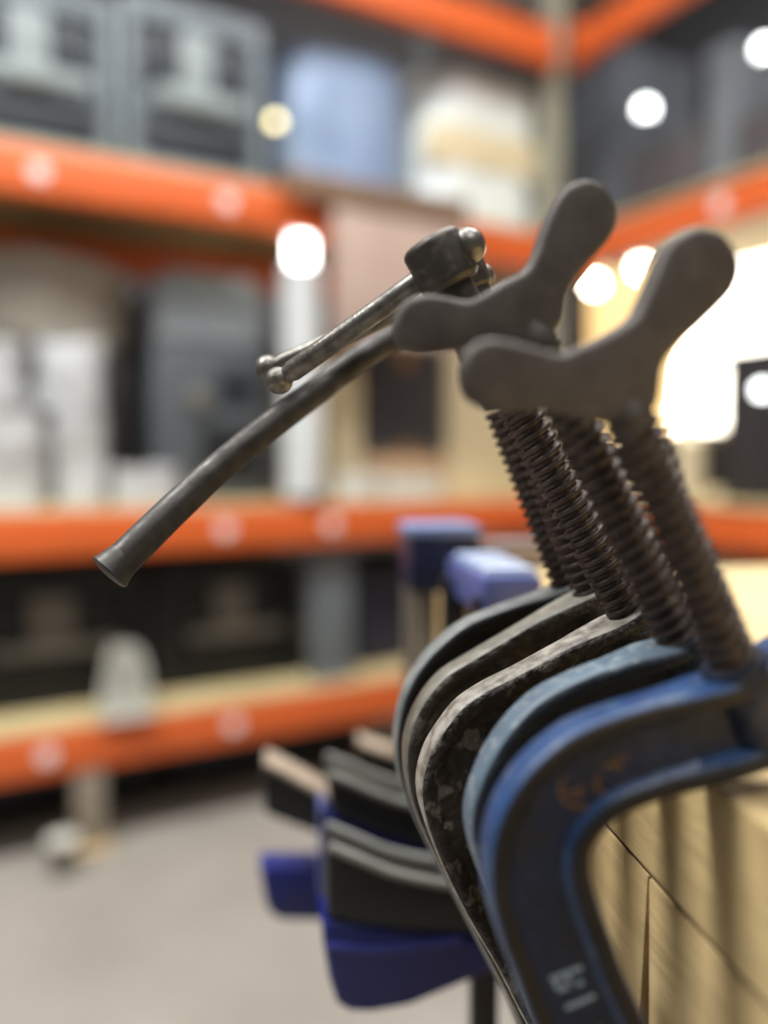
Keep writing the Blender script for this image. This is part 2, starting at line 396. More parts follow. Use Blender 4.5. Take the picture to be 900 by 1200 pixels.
# overhanging brown board under the bundles
a0, a1 = pl(338, 540, -.07)[0], pl(545, 540, -.07)[0]
t = thing('brown_board', 'brown board lying over the shelf edge under the wrapped bundles', 'board', RM((a0+a1)/2, -.07, dB+.0062))
h = (a1-a0)/2
obj('plank', Bx(-h, h, 0, .15, 0, .022, bev=.004), M_brownw, t)
obj('edge_strip', Bx(-h, h, -.010, -.001, -.045, .022, bev=.003), M_brownw, t)
# middle bay
bundle('beige dust sheet heap on top of the white sacks', -60, 165, 296, .16, dM+.43, M_cloth, name='dust_sheet', cat='sheet', depth=.5, amp=.05, sc=5, seed=5)
for i, (x0, x1, yt, lab, z0) in enumerate([(-70, 59, 478, 'white sack at the left edge of the sack shelf', 0), (66, 130, 478, 'white sack in the lower row beside the dark gap', 0),
                                     (-64, 38, 398, 'white sack of the upper row under the beige dust sheet', .245), (46, 130, 398, 'white sack of the upper row beside the grey machine', .245)]):
    bundle(lab, x0, x1, yt, .08, dM+z0, M_bag, name='sack', cat='sack', group='white sacks on the middle shelf', depth=.35, amp=.018, sc=11, seed=10+i)
bundle('pale crumpled cloth lying in front of the grey machine', 140, 212, 548, .03, dM, M_bag, name='cloth', cat='cloth', depth=.1, amp=.02, sc=14, seed=21)
a0, a1, zt = rect(182, 312, 322, .14); h = (a1-a0)/2; H = zt-dM
t = thing('bench_machine', 'grey machine with pale top cover and dark front panels', 'machine', RM((a0+a1)/2, .14, dM))
obj('housing', Bx(-h, h, 0, .4, 0, H*.7, bev=.012), mat('grey_machine_paint', (84, 88, 91), (74, 78, 80), rough=.5), t)
obj('top_cover', Bx(-h*.96, h*.96, -.01, .36, H*.7, H*.97, bev=.02), mat('pale_machine_cover', (146, 152, 154), (132, 138, 142), rough=.4, scale=12), t)
obj('lid_strip', Bx(-h*.8, h*.75, -.02, .1, H*.86, H, bev=.01), M_glt, t)
obj('display_panel', Bx(h*.1, h*.8, -.012, .01, H*.44, H*.60, bev=.004), M_gdk, t)
obj('lower_panel', Bx(-h*.2, h*.85, -.012, .01, H*.1, H*.34, bev=.004), M_bdk, t)
q = lathe([(0, 0), (.03, 0), (.03, .025), (.022, .03), (0, .03)], 24); bmesh.ops.transform(q, matrix=Matrix.Translation((-h*.25, .005, H*.45)) @ Matrix.Rotation(math.pi/2, 4, 'X'), verts=q.verts)
obj('knob', q, M_blb, t)
# white pole in front of middle bay, glowing head added for its bright highlight
a, z = pl(354, 540, .03)
t = thing('glow_topped_pole', 'pale pipe pole on the middle shelf with an added glowing head', 'lamp', RM(a, .03, dM))
hl = pl(354, 540, .03)[1]; zt = pl(354, 268, .03)[1]-dM; zb_ = pl(354, 316, .03)[1]-dM
obj('pole', lathe([(0, .012), (.056, .012), (.056, zb_), (0, zb_)], 32), M_pole, t)
obj('base', lathe([(0, 0), (.068, 0), (.068, .008), (.062, .012), (0, .012)], 40), M_lampb, t)
obj('glow_head', lathe([(0, zb_), (.026, zb_+.003), (.030, zb_+.02), (.030, zt-.03), (.024, zt-.008), (0, zt)], 32), M_glow, t)
a0, a1 = pl(392, 540, -.07)[0], pl(542, 540, -.07)[0]; zlo = pl(470, 402, -.07)[1]
t = thing('cardboard_sheet', 'pinkish cardboard sheet hanging over the shelf edge under the wrapped bundles', 'cardboard', RM((a0+a1)/2, -.07, dB))
h = (a1-a0)/2
obj('hanging_flap', Bx(-h, h, 0, .006, zlo-dB, -.004, bev=.001), M_pink, t)
obj('top_flap', Bx(-h, h, 0, .16, -.0005+.0005, .006, bev=.001), M_pink, t)
carton('narrow pale cardboard box just right of the white pole', 394, 424, 404, .10, dM, M_cream, 'boxes on the middle shelf', depth=.3)
carton('dark box stacked on the low tan box below the cardboard sheet', 427, 521, 404, .10, dM+.12, mat('dark_case', (52, 50, 54), (44, 42, 46), rough=.6), 'boxes on the middle shelf', depth=.3, name='dark_box')
carton('low tan box underneath the dark box', 427, 521, 522, .10, dM, M_kraft, 'boxes on the middle shelf', depth=.3)
carton('cream cardboard box left of the rack corner', 525, 628, 318, .10, dM, M_cream, 'boxes on the middle shelf', depth=.4)
for x0, x1, yt, lab in [(400, 446, 556, 'small white parcel before the low tan box'), (452, 520, 560, 'small grey-white parcel at the front edge before the cream box')]:
    bundle(lab, x0, x1, yt, -.01, dM, M_white, name='parcel', cat='parcel', group='parcels on the front edge', depth=.06, amp=.008, sc=20, seed=x0)
# low bay
a0, a1, zt = rect(366, 416, 642, .02)
t = thing('steel_panel', 'upright grey steel panel between the black and navy crates', 'panel', RM((a0+a1)/2, .03, dL))
obj('sheet', Bx((a0-a1)/2, (a1-a0)/2, 0, .03, 0, zt-dL, bev=.004), mat('grey_sheet_steel', (104, 110, 112), (96, 101, 103), rough=.5), t)
obj('folded_lip', Bx((a0-a1)/2, (a1-a0)/2, -.015, 0, 0, .02, bev=.003), M_upr, t)
a0, a1, zt = rect(420, 560, 660, .12); h = (a1-a0)/2
t = thing('navy_bin', 'dark navy bin right of the upright steel panel', 'bin', RM((a0+a1)/2, .12, dL))
obj('bin_body', Bx(-h, h, 0, .4, 0, zt-dL, bev=.012), mat('navy_bin_plastic', (34, 38, 60), (40, 42, 58), rough=.5), t)
obj('rim', Bx(-h-.01, h+.01, -.012, .41, zt-dL-.03, zt-dL, bev=.006), M_gdk, t)
# white rag hanging over the lowest beam
a, z = pl(150, 800, -.03)
t = thing('rag', 'white rag hanging from the low shelf between the black crates', 'rag', RM(a, -.03, dL))
bm = bmesh.new(); rows = []
prof = [(.155, .17, .022), (.13, .165, .034), (.11, .14, .045), (.09, .10, .052), (.06, .05, .058), (.03, .012, .066), (.0, .005, .07), (-.022, .003, .066)]
for k, (y, zz, hwid) in enumerate(prof):
    rows.append([bm.verts.new((hwid*(i/8-1)+ .006*math.sin(i*1.9+k), (y*.45 if y > 0 else y)+.004*math.sin(i*1.3+k*.7), zz)) for i in range(17)])
for A, B in zip(rows, rows[1:]):
    for i in range(16): bm.faces.new((A[i], A[i+1], B[i+1], B[i]))
bmesh.ops.solidify(bm, geom=bm.faces[:], thickness=.004)
obj('cloth_folds', bm, M_white, t, smooth=80)
obj('hem', tube([Vector((-.062, -.022, .004)), Vector((0, -.024, .004)), Vector((.06, -.022, .004))], [.004]*3, 10), M_white, t)
# pale post under lowest beam + white ball on the floor
a, z = pl(104, 905, .0)
t = thing('wooden_prop', 'pale wooden post standing on the floor under the lowest beam', 'post', RM(a, .0, 0))
obj('post', Bx(-.035, .035, -.02, .05, .012, ZL-HB-.003, bev=.004), mat('pale_prop', (150, 138, 120), (136, 124, 108), rough=.8), t)
obj('foot_block', Bx(-.05, .05, -.04, .07, 0, .012, bev=.003), M_woodr, t)
a, z = pl(74, 1015, -.10)
t = thing('paper_cup', 'pale paper cup on the floor beside the wooden post', 'cup', RM(a, -.10, 0))
obj('cup_wall', lathe([(0, 0), (.026, 0), (.034, .075), (.036, .078), (.034, .08), (.031, .078), (.024, .004), (0, .004)], 24), M_blb, t)
obj('lid', lathe([(0, .079), (.037, .079), (.037, .086), (.03, .09), (0, .09)], 24), M_white, t)
# dark skirting trunk behind lowest bay
a0, a1 = -2.6, -.6
for i in range(3):
    q0 = a0+i*.67
    t = thing('floor_chest', ['dark chest on the floor at the far left under the rack', 'dark chest on the floor behind the wooden post', 'dark chest on the floor under the right end of the lowest beam'][i], 'chest', RM(q0+.32, .25, 0), 'dark chests under the rack')
    obj('chest_body', Bx(-.32, .32, 0, .4, 0, .16, bev=.01), M_gdk, t)
    obj('chest_lid', Bx(-.325, .325, -.006, .41, .16, .2, bev=.01), M_bcr, t)
# round pale lamp beside the second crate
def round_lamp(label, loc, r, m, group='round lamps', face=None, wall=None):
    """lamp on a bracket reaching the wall point"""
    t = thing('round_lamp', label, 'lamp', Matrix.Translation(loc) @ Matrix.Rotation(TH, 4, 'Z'), group)
    q = lathe([(0, -r), (r*.5, -r*.87), (r*.87, -r*.5), (r, 0), (r*.87, r*.5), (r*.5, r*.87), (0, r)], 24)
    obj('bulb', q, m, t)
    d = wall                                       # local direction to its mounting
    n = Vector(d).normalized()
    obj('socket', tube([n*r*.85, n*(r*1.5)], [r*.7, r*.6], 16), M_lampb, t)
    obj('bracket', tube([n*r*1.5, Vector(d)], [r*.25, r*.25], 10), M_lampb, t)
a, z = pl(323, 143, .05)
round_lamp('small pale yellow lamp between the grey crate and blue bundle', RW(a, .05, z), .016, M_glow2, wall=(0, 0, -(z-dB)))
# lamps beyond the right rack's upper bay, carried by the dark wall
for x, y, r, lab in [(757, 128, .022, 'white lamp on the upper shelf above the near wing screw'), (897, 58, .022, 'white lamp on a tall bracket at the upper right edge')]:
    b, z = pr(x, y, .16)
    round_lamp(lab, RW(.16, b, z), r, M_glow, wall=(0, 0, dB-z))
for x, y, r, m, lab in [(697, 333, .028, M_glow3, 'warm glowing lamp just right of the upper wing screw'), (752, 314, .03, M_glow3, 'warm glowing lamp behind the near wing screw lobe')]:
    b, z = pr(x, y, .5)
    round_lamp(lab, RW(.5, b, z), r, m, wall=(0, 0, dB-DK-z))
b, z = pr(893, 457, .1)
round_lamp('white lamp in front of the black box at the right edge', RW(.1, b, z), .014, M_glow, wall=(0, 0, dM-z))
# right rack goods
def rbox(label, x0, x1, ytop, a0, zb, m, name='cardboard_box', cat='box', group=None, depth=.35, maxh=None):
    b0 = pr(x1, 540, a0)[0]; b1 = pr(x0, 540, a0)[0]; zt = pr((x0+x1)/2, ytop, a0)[1]
    h = (b1-b0)/2; H = zt-zb
    t = thing(name, label, cat, RM(a0, (b0+b1)/2, zb), group)
    obj('carton', Bx(0, depth, -h, h, 0, H, bev=.008), m, t)
    obj('lid', Bx(-.006, depth+.006, -h-.006, h+.006, H-.04, H+.002, bev=.006), m, t)
rbox('black box at the right edge of the right-hand rack', 846, 1010, 402, .12, dM, mat('black_box_card', (38, 36, 40), (46, 42, 46), rough=.6), name='black_box', depth=.3, group='boxes on the right-hand rack')
M_dgb = mat('slate_case', (92, 96, 104), (82, 86, 92), rough=.6, scale=5)
M_dgb2 = mat('dull_brown_grey_case', (88, 82, 84), (78, 73, 74), rough=.6, scale=5)
rbox('tall slate grey case in the upper bay by the rack corner', 664, 726, 75, .30, dB, M_dgb, name='storage_case', cat='case', group='cases in the upper bay')
rbox('low brownish grey case behind the white lamp', 728, 815, 170, .30, dB, M_dgb2, name='storage_case', cat='case', group='cases in the upper bay')
rbox('tall pale slate case in the upper bay right of the white lamp', 818, 852, 60, .32, dB, mat('pale_slate_case', (122, 128, 134), (112, 117, 122), rough=.6), name='storage_case', cat='case', group='cases in the upper bay')
rbox('brownish grey case at the right end of the upper bay', 856, 990, 118, .30, dB, M_dgb2, name='storage_case', cat='case', group='cases in the upper bay')
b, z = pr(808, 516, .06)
t = thing('glow_globe_post', 'cream post with an added glowing globe standing beside the black box', 'lamp', RM(.06, b, dM))
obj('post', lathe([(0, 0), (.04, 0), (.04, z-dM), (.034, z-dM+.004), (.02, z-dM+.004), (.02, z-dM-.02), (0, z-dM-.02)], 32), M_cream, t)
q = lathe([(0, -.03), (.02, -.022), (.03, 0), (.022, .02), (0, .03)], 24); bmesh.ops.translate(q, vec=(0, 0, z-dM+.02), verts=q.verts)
obj('globe', q, M_capg, t)  # globe added to glow as a bright round spot
# large low carton seen under the right-hand beam
t = thing('plywood_crate', 'tan plywood crate on the floor under the right-hand rack', 'crate', RM(.1, -1.0, 0))
obj('crate_box', Bx(0, .6, -.9, .5, .04, ZM-HB-.06, bev=.01), M_deck, t)
obj('skid', Bx(0, .6, -.85, -.75, 0, .04), M_brownw, t, smooth=0); obj('skid', Bx(0, .6, .35, .45, 0, .04), M_brownw, t, smooth=0)

# ------------------------------------------------------------------ bench with the G clamps
VX, VY = 331.0, 534.0
rail = ray(VX, VY); rail.z = 0; rail.normalize()
side = rail.cross(Vector((0, 0, 1)))               # to the right
BX, BY = 860.0, 777.0
def base_px(q): return VX+(BX-VX)/q, VY+(BY-VY)/q
O1 = P(BX, BY, D1)
def along(p): return (p-O1).dot(rail)
# bench edge: left face passes the photo pixel (838,930) at the depth of the first clamp
pe = hit(842, 926, O1, rail)
bench_top = pe.z
bench_m = Matrix(((side.x, rail.x, 0, pe.x), (side.y, rail.y, 0, pe.y), (0, 0, 1, pe.z), (0, 0, 0, 1)))
T1 = .0345; T2 = .046
yb0, yb1 = -.55, .335
bench = thing('workbench', 'pine workbench edge at lower right that the clamps hang on', 'workbench', Matrix(bench_m))
obj('bench_top', Bx(0, .62, yb0, yb1, -T1, 0, bev=.0012), M_wood, bench)
zt_, zl_ = -T1-.0020, -T1-.0012-T2
for (ya_t, ya_b), (yb_t, yb_b) in (((yb0, yb0), (-.035, -.035)), ((-.0345, -.0345), (.0335, .0315)), ((.0338, .0372), (.078, .078)), ((.0785, .0785), (yb1, yb1))):  # one gap widens downward, shaped to stand in for a clamp spine's shadow
    bm = bmesh.new()
    vs_ = [bm.verts.new((x_, y_, z_)) for x_ in (.0008, .045) for y_, z_ in ((ya_b, zl_), (yb_b, zl_), (yb_t, zt_), (ya_t, zt_))]
    for f in ((3, 2, 1, 0), (4, 5, 6, 7), (0, 1, 5, 4), (1, 2, 6, 5), (2, 3, 7, 6), (3, 0, 4, 7)): bm.faces.new([vs_[q] for q in f])
    bmesh.ops.recalc_face_normals(bm, faces=bm.faces[:])
    bmesh.ops.bevel(bm, geom=bm.edges[:], offset=.0012, segments=2, affect='EDGES', profile=.6)
    obj('edge_rail', bm, M_woodr, bench)
obj('joint_strip', Bx(.0016, .045, yb0+.002, yb1-.002, -T1-.0021, -T1+.0001), mat('brown_gap_filler', (84, 60, 40), rough=.9), bench, smooth=0)  # dark filler painted in as the shade of the board gap
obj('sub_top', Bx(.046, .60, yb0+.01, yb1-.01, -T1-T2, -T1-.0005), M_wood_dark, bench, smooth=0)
for lx in (.16, .54):
    for ly in (yb0+.08, yb1-.06):
        obj('leg', Bx(lx-.035, lx+.035, ly-.035, ly+.035, -bench_top, -T1-T2, bev=.004), M_woodr, bench)
obj('stretcher', Bx(.14, .18, yb0+.115, yb1-.095, -bench_top+.2, -bench_top+.28, bev=.004), M_woodr, bench)

W_FL = .0100                                        # flange width
# outer edge of the near flange, traced per clamp as it stands (photo pixels at that clamp's own depth)
OUT1 = [(905, 787), (866, 797), (828, 809), (798, 818), (747, 832), (695, 850), (655, 873), (619, 906), (593, 944), (578, 985), (574, 1026), (578, 1067), (593, 1118), (609, 1159), (624, 1200)]
INN1 = [(916, 920), (897, 921), (849, 925), (798, 942), (747, 965), (716, 990), (703, 1021), (706, 1057), (721, 1103), (747, 1159), (764, 1200)]
OUT2 = [(825, 750), (795, 757), (760, 767), (725, 780), (689, 793), (639, 818), (604, 850), (579, 885), (561, 924), (552, 962), (556, 1000), (569, 1040), (587, 1090), (615, 1170), (631, 1215)]
OUT3 = [(765, 718), (738, 722), (718, 733), (689, 747), (653, 766), (611, 789), (575, 807), (543, 828), (522, 853), (504, 882), (495, 910), (493, 935), (499, 965), (517, 1014), (547, 1075), (583, 1136), (616, 1200)]
OUT4 = [(725, 692), (695, 695), (668, 708), (632, 727), (593, 750), (554, 773), (522, 793), (500, 818), (486, 843), (478, 868), (476, 896), (480, 930), (491, 965), (515, 1016), (545, 1075), (600, 1180)]
OUT5 = [(695, 682), (668, 686), (643, 697), (590, 714), (547, 732), (515, 757), (490, 786), (474, 818), (466, 850), (464, 880), (469, 915), (483, 955), (507, 1005), (540, 1068), (590, 1165)]

def section(W, wf, tw=.0050, t=.0042):
    f = wf/2; g = tw/2; W = max(W, .011)
    h = [(.0, -f+.0016), (.0006, -f+.0005), (.0016, -f), (t-.0010, -f), (t-.0001, -f+.0009), (t+.0012, -g-.0002), (t+.0022, -g),
         (W-t-.0022, -g), (W-t-.0012, -g-.0002), (W-t+.0001, -f+.0009), (W-t+.0010, -f), (W-.0016, -f), (W-.0006, -f+.0005), (W, -f+.0016)]
    return h + [(u, -y) for u, y in reversed(h)]
NS = 28
def sweep(outer, widths, wfs):
    """outer: 2D local points (x,z) along the path from the screw end; section extends to its inner side"""
    bm = bmesh.new(); rows = []; n = len(outer); info = []
    for i, p in enumerate(outer):
        t = (outer[min(i+1, n-1)]-outer[max(i-1, 0)]).normalized()
        nn = Vector((-t.y, t.x))                   # left of travel = inner side (path runs anticlockwise)
        rows.append([bm.verts.new((p.x+nn.x*u, y, p.y+nn.y*u)) for u, y in section(widths[i], wfs[i])])
    for A, B in zip(rows, rows[1:]):
        for k in range(NS):
            j = (k+1) % NS; f = bm.faces.new((A[k], A[j], B[j], B[k]))
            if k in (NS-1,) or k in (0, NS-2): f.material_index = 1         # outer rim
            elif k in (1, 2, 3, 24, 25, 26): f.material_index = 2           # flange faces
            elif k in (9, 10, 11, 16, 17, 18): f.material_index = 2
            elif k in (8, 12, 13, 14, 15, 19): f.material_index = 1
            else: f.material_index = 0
    for r in (rows[0], rows[-1]): bm.faces.new(r).material_index = 0
    return bm

def thread_bm(R, L, pitch, depth, seg=36, per=10, z0=0.):
    bm = bmesh.new(); n = int(L/pitch*per); rows = []
    for i in range(n+1):
        z = z0+L*i/n; row = []
        for k in range(seg):
            th = 2*math.pi*k/seg; ph = (z/pitch - k/seg) % 1.0
            e = abs(ph-.5)*2                       # 0 crest .. 1 root
            f = min(1, max(0, (e-.34)/.36)); f = f*f*(3-2*f)
            r = R - depth*f
            row.append(bm.verts.new((r*math.cos(th), r*math.sin(th), z)))
        rows.append(row)
    for A, B in zip(rows, rows[1:]):
        for k in range(seg):
            j = (k+1) % seg; bm.faces.new((A[k], A[j], B[j], B[k]))
    bm.faces.new(rows[0][::-1]); bm.faces.new(rows[-1])
    return bm

WIDE = [(0, .0195), (.03, .0203), (.06, .0213), (.5, .0213)]
def interp(tab, s):
    for (a, va), (b, vb) in zip(tab, tab[1:]):
        if s <= b: return va+(vb-va)*(s-a)/(b-a)
    return tab[-1][1]

class Clamp: pass
def make_clamp(q, top_px, out_px, label, fm, wtab, screw_up, kind, rs=.0056, pitch=.0031):
    c = Clamp(); d = D1*q
    bx, by = base_px(q)
    O = O1 + rail*(D1*(q-1)/ray(VX, VY).dot(rail) if False else 0)
    O = P(bx, by, d); c.O = O
    T = hit(top_px[0], top_px[1], O, rail)
    z = (T-O).normalized(); y = rail.copy(); x = y.cross(z).normalized(); y = z.cross(x)
    c.M = Matrix(((x.x, y.x, z.x, O.x), (x.y, y.y, z.y, O.y), (x.z, y.z, z.z, O.z), (0, 0, 0, 1)))
    c.Mi = c.M.inverted(); c.len = (T-O).length
    t = thing('g_clamp', label, 'clamp', c.M, 'G clamps hanging on the bench edge'); c.t = t
    yn = -W_FL/2
    def loc(px, yy=yn):
        p = c.Mi @ hit(px[0], px[1], c.M @ Vector((0, yy, 0)), y); return Vector((p.x, p.z))
    c.loc = loc; c.y = y
    pts = [loc(p) for p in out_px]
    pts = [p for p in pts if p.x < .0035]
    pts = [Vector((.0125, pts[0].y + .0006)), Vector((.0075, pts[0].y + .0004))] + pts
    # straight spine, lower bend, lower arm with the anvil
    e = pts[-1]; dirn = (pts[-1]-pts[-3]).normalized()
    zb = -.175
    k = (e.y-(zb+.03))/max(.2, -dirn.y)
    xe = e.x
    ns_ = int((e.y-(zb+.03))/.011)
    pts += [Vector((e.x, e.y+(zb+.03-e.y)*i_/ns_)) for i_ in range(1, ns_)]
    pts += [Vector((xe, zb+.030)), Vector((xe+.003, zb+.016)), Vector((xe+.012, zb+.004)), Vector((xe+.026, zb)), Vector((-.004, zb-.001)), Vector((.008, zb))]
    pts = spline(pts, 6)
    s = 0; ws = []
    for i, p in enumerate(pts):
        if i: s += (p-pts[i-1]).length
        ws.append(interp(wtab, s))
    tot = s; s = 0
    for i, p in enumerate(pts):
        if i: s += (p-pts[i-1]).length
        ws[i] = min(ws[i], interp([(0, .0145), (.03, .0165), (.06, .0213), (1, .0213)], tot-s))
    fr = sweep(pts, ws, [interp([(-1, W_FL), (-.020, W_FL), (-.007, .0142), (1, .0142)], p.x) if p.y > -.03 else W_FL for p in pts])
    obj('frame', fr, fm, t, smooth=50); c.frame = t.children[-1] if t.children else None
    c.frame = [o for o in bpy.data.objects if o.parent == t and o.name.startswith('frame')][0]
    # boss (threaded collar of the casting)
    bt = .0006; bb = -.0215
    b = lathe([(rs*.98, bb), (.0068, bb), (.0072, bb+.0006), (.0072, bt-.0016), (.0070, bt-.0006), (.0066, bt), (rs*.98, bt)], 40)
    obj('boss', b, [fm[0]], t)
    an = lathe([(0, zb+.0130), (.0078, zb+.0130), (.0078, zb+.0168), (.007, zb+.0178), (0, zb+.0178)], 32)
    obj('anvil', an, [fm[2]], t)
    # screw through the boss down to the swivel pad just above the bench
    sc = thread_bm(rs, (c.len-.009 if kind == 'wing' else screw_up)+.022, pitch, .00125, z0=-.022)
    obj('screw', sc, M_thr, t, smooth=60)
    return c

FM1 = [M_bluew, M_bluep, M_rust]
FM2 = [M_gbdk, M_gblue, M_gbdk]
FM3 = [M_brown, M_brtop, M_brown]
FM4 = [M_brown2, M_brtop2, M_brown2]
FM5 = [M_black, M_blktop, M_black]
LENU = lambda q, bpx, tpx: 0

# ---- wing heads
WING1 = [(537, 440), (541, 418), (553, 404), (572, 398), (600, 402), (625, 409), (652, 415), (668, 409), (705, 393), (735, 374), (748, 352), (762, 320), (774, 292), (790, 277), (812, 270), (838, 276), (856, 298), (860, 320), (853, 342), (836, 362), (808, 389), (782, 414), (771, 432), (768, 452), (764, 474), (748, 490), (718, 497), (686, 491), (662, 485), (630, 481), (590, 484), (562, 477), (544, 464)]
WING2 = [(460, 382), (466, 363), (478, 352), (497, 347), (522, 350), (546, 354), (566, 345), (588, 331), (610, 320), (622, 302), (631, 276), (645, 243), (659, 223), (682, 214), (703, 222), (716, 243), (717, 264), (709, 284), (692, 304), (672, 328), (660, 348), (657, 370), (651, 385), (636, 398), (612, 403), (586, 404), (556, 408), (524, 411), (494, 415), (472, 410), (463, 398)]
def wing(c, trace, zc, m, thick=.0068, yoff=0.):
    pts = [c.loc(p, yoff) for p in trace]
    poly = closed_spline(pts, 3)
    bm = prism([(p.x, p.y) for p in poly], yoff-thick/2, yoff+thick/2, bev=.0018, seg=4)
    obj('wing_head', bm, m, c.t, smooth=60)
    h = lathe([(0, zc-.0110), (.0046, zc-.0110), (.0050, zc-.0102), (.0046, zc-.0075), (.0034, zc-.0045), (.0020, zc-.0024), (0, zc-.0018)], 36); bmesh.ops.translate(h, vec=(0, 0, -.0015), verts=h.verts)
    obj('hub', h, m, c.t)
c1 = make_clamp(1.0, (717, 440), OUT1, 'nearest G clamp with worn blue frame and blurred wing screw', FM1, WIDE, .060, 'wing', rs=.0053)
wing(c1, WING1, c1.len, M_wing)
c2 = make_clamp(1.14, (612, 368), OUT2, 'grey-blue G clamp, second from the front, with wing screw', FM2, WIDE, .078, 'wing')
wing(c2, WING2, c2.len+.0035, M_wing)
c3 = make_clamp(1.30, (517, 309), OUT3, 'flaked brown G clamp, third from the front, with ball-ended tommy bar', FM3, WIDE, .083, 'bar')
c4 = make_clamp(1.45, (546, 320), OUT4, 'khaki G clamp, fourth from the front, thin tommy bar mostly hidden', FM4, WIDE, .078, 'bar')
c5 = make_clamp(1.577, (553, 392), OUT5, 'rearmost black G clamp with long curved dark handle', FM5, WIDE, .063, 'bar')
print('LENS', [round(c.len, 4) for c in (c1, c2, c3, c4, c5)])

def tommy(c, pl_, dl, pr_, dr, r, rb_l, rb_r, m, hub_r=.0080, hub_h=.0125, neck=True):
    L = c.len
    h = lathe([(0, L-hub_h*.52), (hub_r*.86, L-hub_h*.52), (hub_r, L-hub_h*.42), (hub_r, L+hub_h*.40), (hub_r*.96, L+hub_h*.47), (hub_r*.85, L+hub_h*.53), (hub_r*.5, L+hub_h*.57), (0, L+hub_h*.58)], 40)
    obj('hub', h, M_hub, c.t)
    n = lathe([(0, L-.030), (.0049, L-.030), (.0051, L-hub_h*.5), (0, L-hub_h*.5)], 32)
    obj('neck', n, M_steel, c.t)
    A = c.Mi @ P(pl_[0], pl_[1], dl); B = c.Mi @ P(pr_[0], pr_[1], dr)
    ax = (B-A).normalized(); ln = (B-A).length
    mt = frame_to(A, B)
    prof = [(0, rb_l*.3), (r*.8, rb_l*.5), (r*.86, rb_l*1.0), (r, rb_l*1.25), (r, ln*.3), (r*.97, ln*.5), (r, ln*.75), (r, ln-rb_r*.6), (0, ln-rb_r*.6)]
    q = lathe(prof, 28); bmesh.ops.transform(q, matrix=mt, verts=q.verts)
    obj('tommy_bar', q, m, c.t)
    bar = [o for o in bpy.data.objects if o.parent == c.t and o.name.startswith('tommy_bar')][-1]
    for pos, rb in ((0, rb_l), (ln, rb_r)):
        s = bmesh.new(); bmesh.ops.create_uvsphere(s, u_segments=28, v_segments=18, radius=rb)
        bmesh.ops.scale(s, vec=(1, 1, .94), verts=s.verts)
        bmesh.ops.transform(s, matrix=mt @ Matrix.Translation((0, 0, pos)), verts=s.verts)
        obj('ball_end', s, m, bar)
tommy(c3, (327, 446), .229, (549, 288), .2065, .0030, .0040, .0047, M_worn)
tommy(c4, (314, 432), .2480, (566, 324), .2440, .0027, .0041, .0038, M_worn, hub_r=.0062, hub_h=.010)

# ---- long curved handle of the rearmost clamp
c = c5; L = c.len
h = lathe([(0, L-.008), (.0058, L-.008), (.0066, L-.006), (.0066, L+.006), (.005, L+.0075), (0, L+.0075)], 32)
obj('hub', h, M_steel, c.t)
obj('neck', lathe([(0, L-.024), (.0046, L-.024), (.0048, L-.007), (0, L-.007)], 28), M_steel, c.t)
hp = [(590, 346, .276), (553, 366, .270), (510, 381, .266), (462, 397, .262), (420, 422, .2575), (370, 459, .2525), (320, 497, .247), (270, 537, .241), (225, 577, .235), (180, 620, .229), (148, 652, .2255), (140, 660, .2248)]
pts = spline([c.Mi @ P(*p) for p in hp], 5)
n = len(pts); rr = []
for i in range(n):
    f = i/(n-1); r = .0037+.0013*f
    rr.append(r)
hd = tube(pts, rr, 28)
obj('curved_handle', hd, M_steel, c.t, smooth=60)
hobj = [o for o in bpy.data.objects if o.parent == c.t and o.name.startswith('curved_handle')][0]
A = c.Mi @ P(152, 647, .2258); B = c.Mi @ P(128, 671, .2235); ln = (B-A).length
q = lathe([(0, 0), (.0044, 0), (.0051, ln*.45), (.0056, ln*.8), (.0061, ln*.95), (.0059, ln*1.02), (.0048, ln*1.08), (.003, ln*1.12), (0, ln*1.14)], 28)
bmesh.ops.transform(q, matrix=frame_to(A, B), verts=q.verts)
obj('flared_end', q, M_steel, hobj)

# ---- faded markings on the web of the blue clamp
yw = -.0025
def marks(name, strokes, wid, m):
    bm = bmesh.new()
    for st in strokes:
        pts = [c1.loc(p, yw) for p in st]
        if len(pts) == 1:
            pts = [pts[0]-Vector((.0004, 0)), pts[0]+Vector((.0004, 0))]
        for p, q_ in zip(pts, pts[1:]):
            t = (q_-p).normalized(); n = Vector((-t.y, t.x))*wid/2; t = t*wid*.25
            cs = [p-t+n, p-t-n, q_+t-n, q_+t+n]
            A_ = [bm.verts.new((v.x, yw-.00012, v.y)) for v in cs]; B_ = [bm.verts.new((v.x, yw+.0002, v.y)) for v in cs]
            bm.faces.new(A_); bm.faces.new(B_[::-1])
            for i in range(4): bm.faces.new((A_[i], A_[(i+1) % 4], B_[(i+1) % 4], B_[i]))
    o = obj(name, bm, m, c1.frame, smooth=0); return o
g = marks('gold_marking', [[(660, 912), (655, 926), (661, 940), (674, 946), (690, 945)], [(659, 930), (672, 928), (683, 923)], [(672, 935), (681, 931)],
      [(703, 910), (697, 918), (701, 926), (712, 930), (718, 936), (713, 943)], [(708, 899), (718, 895)], [(722, 887), (728, 900)], [(716, 893), (722, 902)], [(722, 925), (729, 918)], [(704, 934), (716, 928)], [(732, 884), (735, 889)]], .00052, M_gold)
g['label'] = 'faded gold lettering'
g = marks('white_marking', [[(646, 1147), (681, 1134)], [(650, 1149), (653, 1156)], [(664, 1142), (667, 1150)], [(655, 1160), (665, 1156)], [(676, 1153), (682, 1151)], [(664, 1181), (696, 1167)], [(694, 1212), (704, 1206)]], .0010, M_wink)
g['label'] = 'faded white lettering'

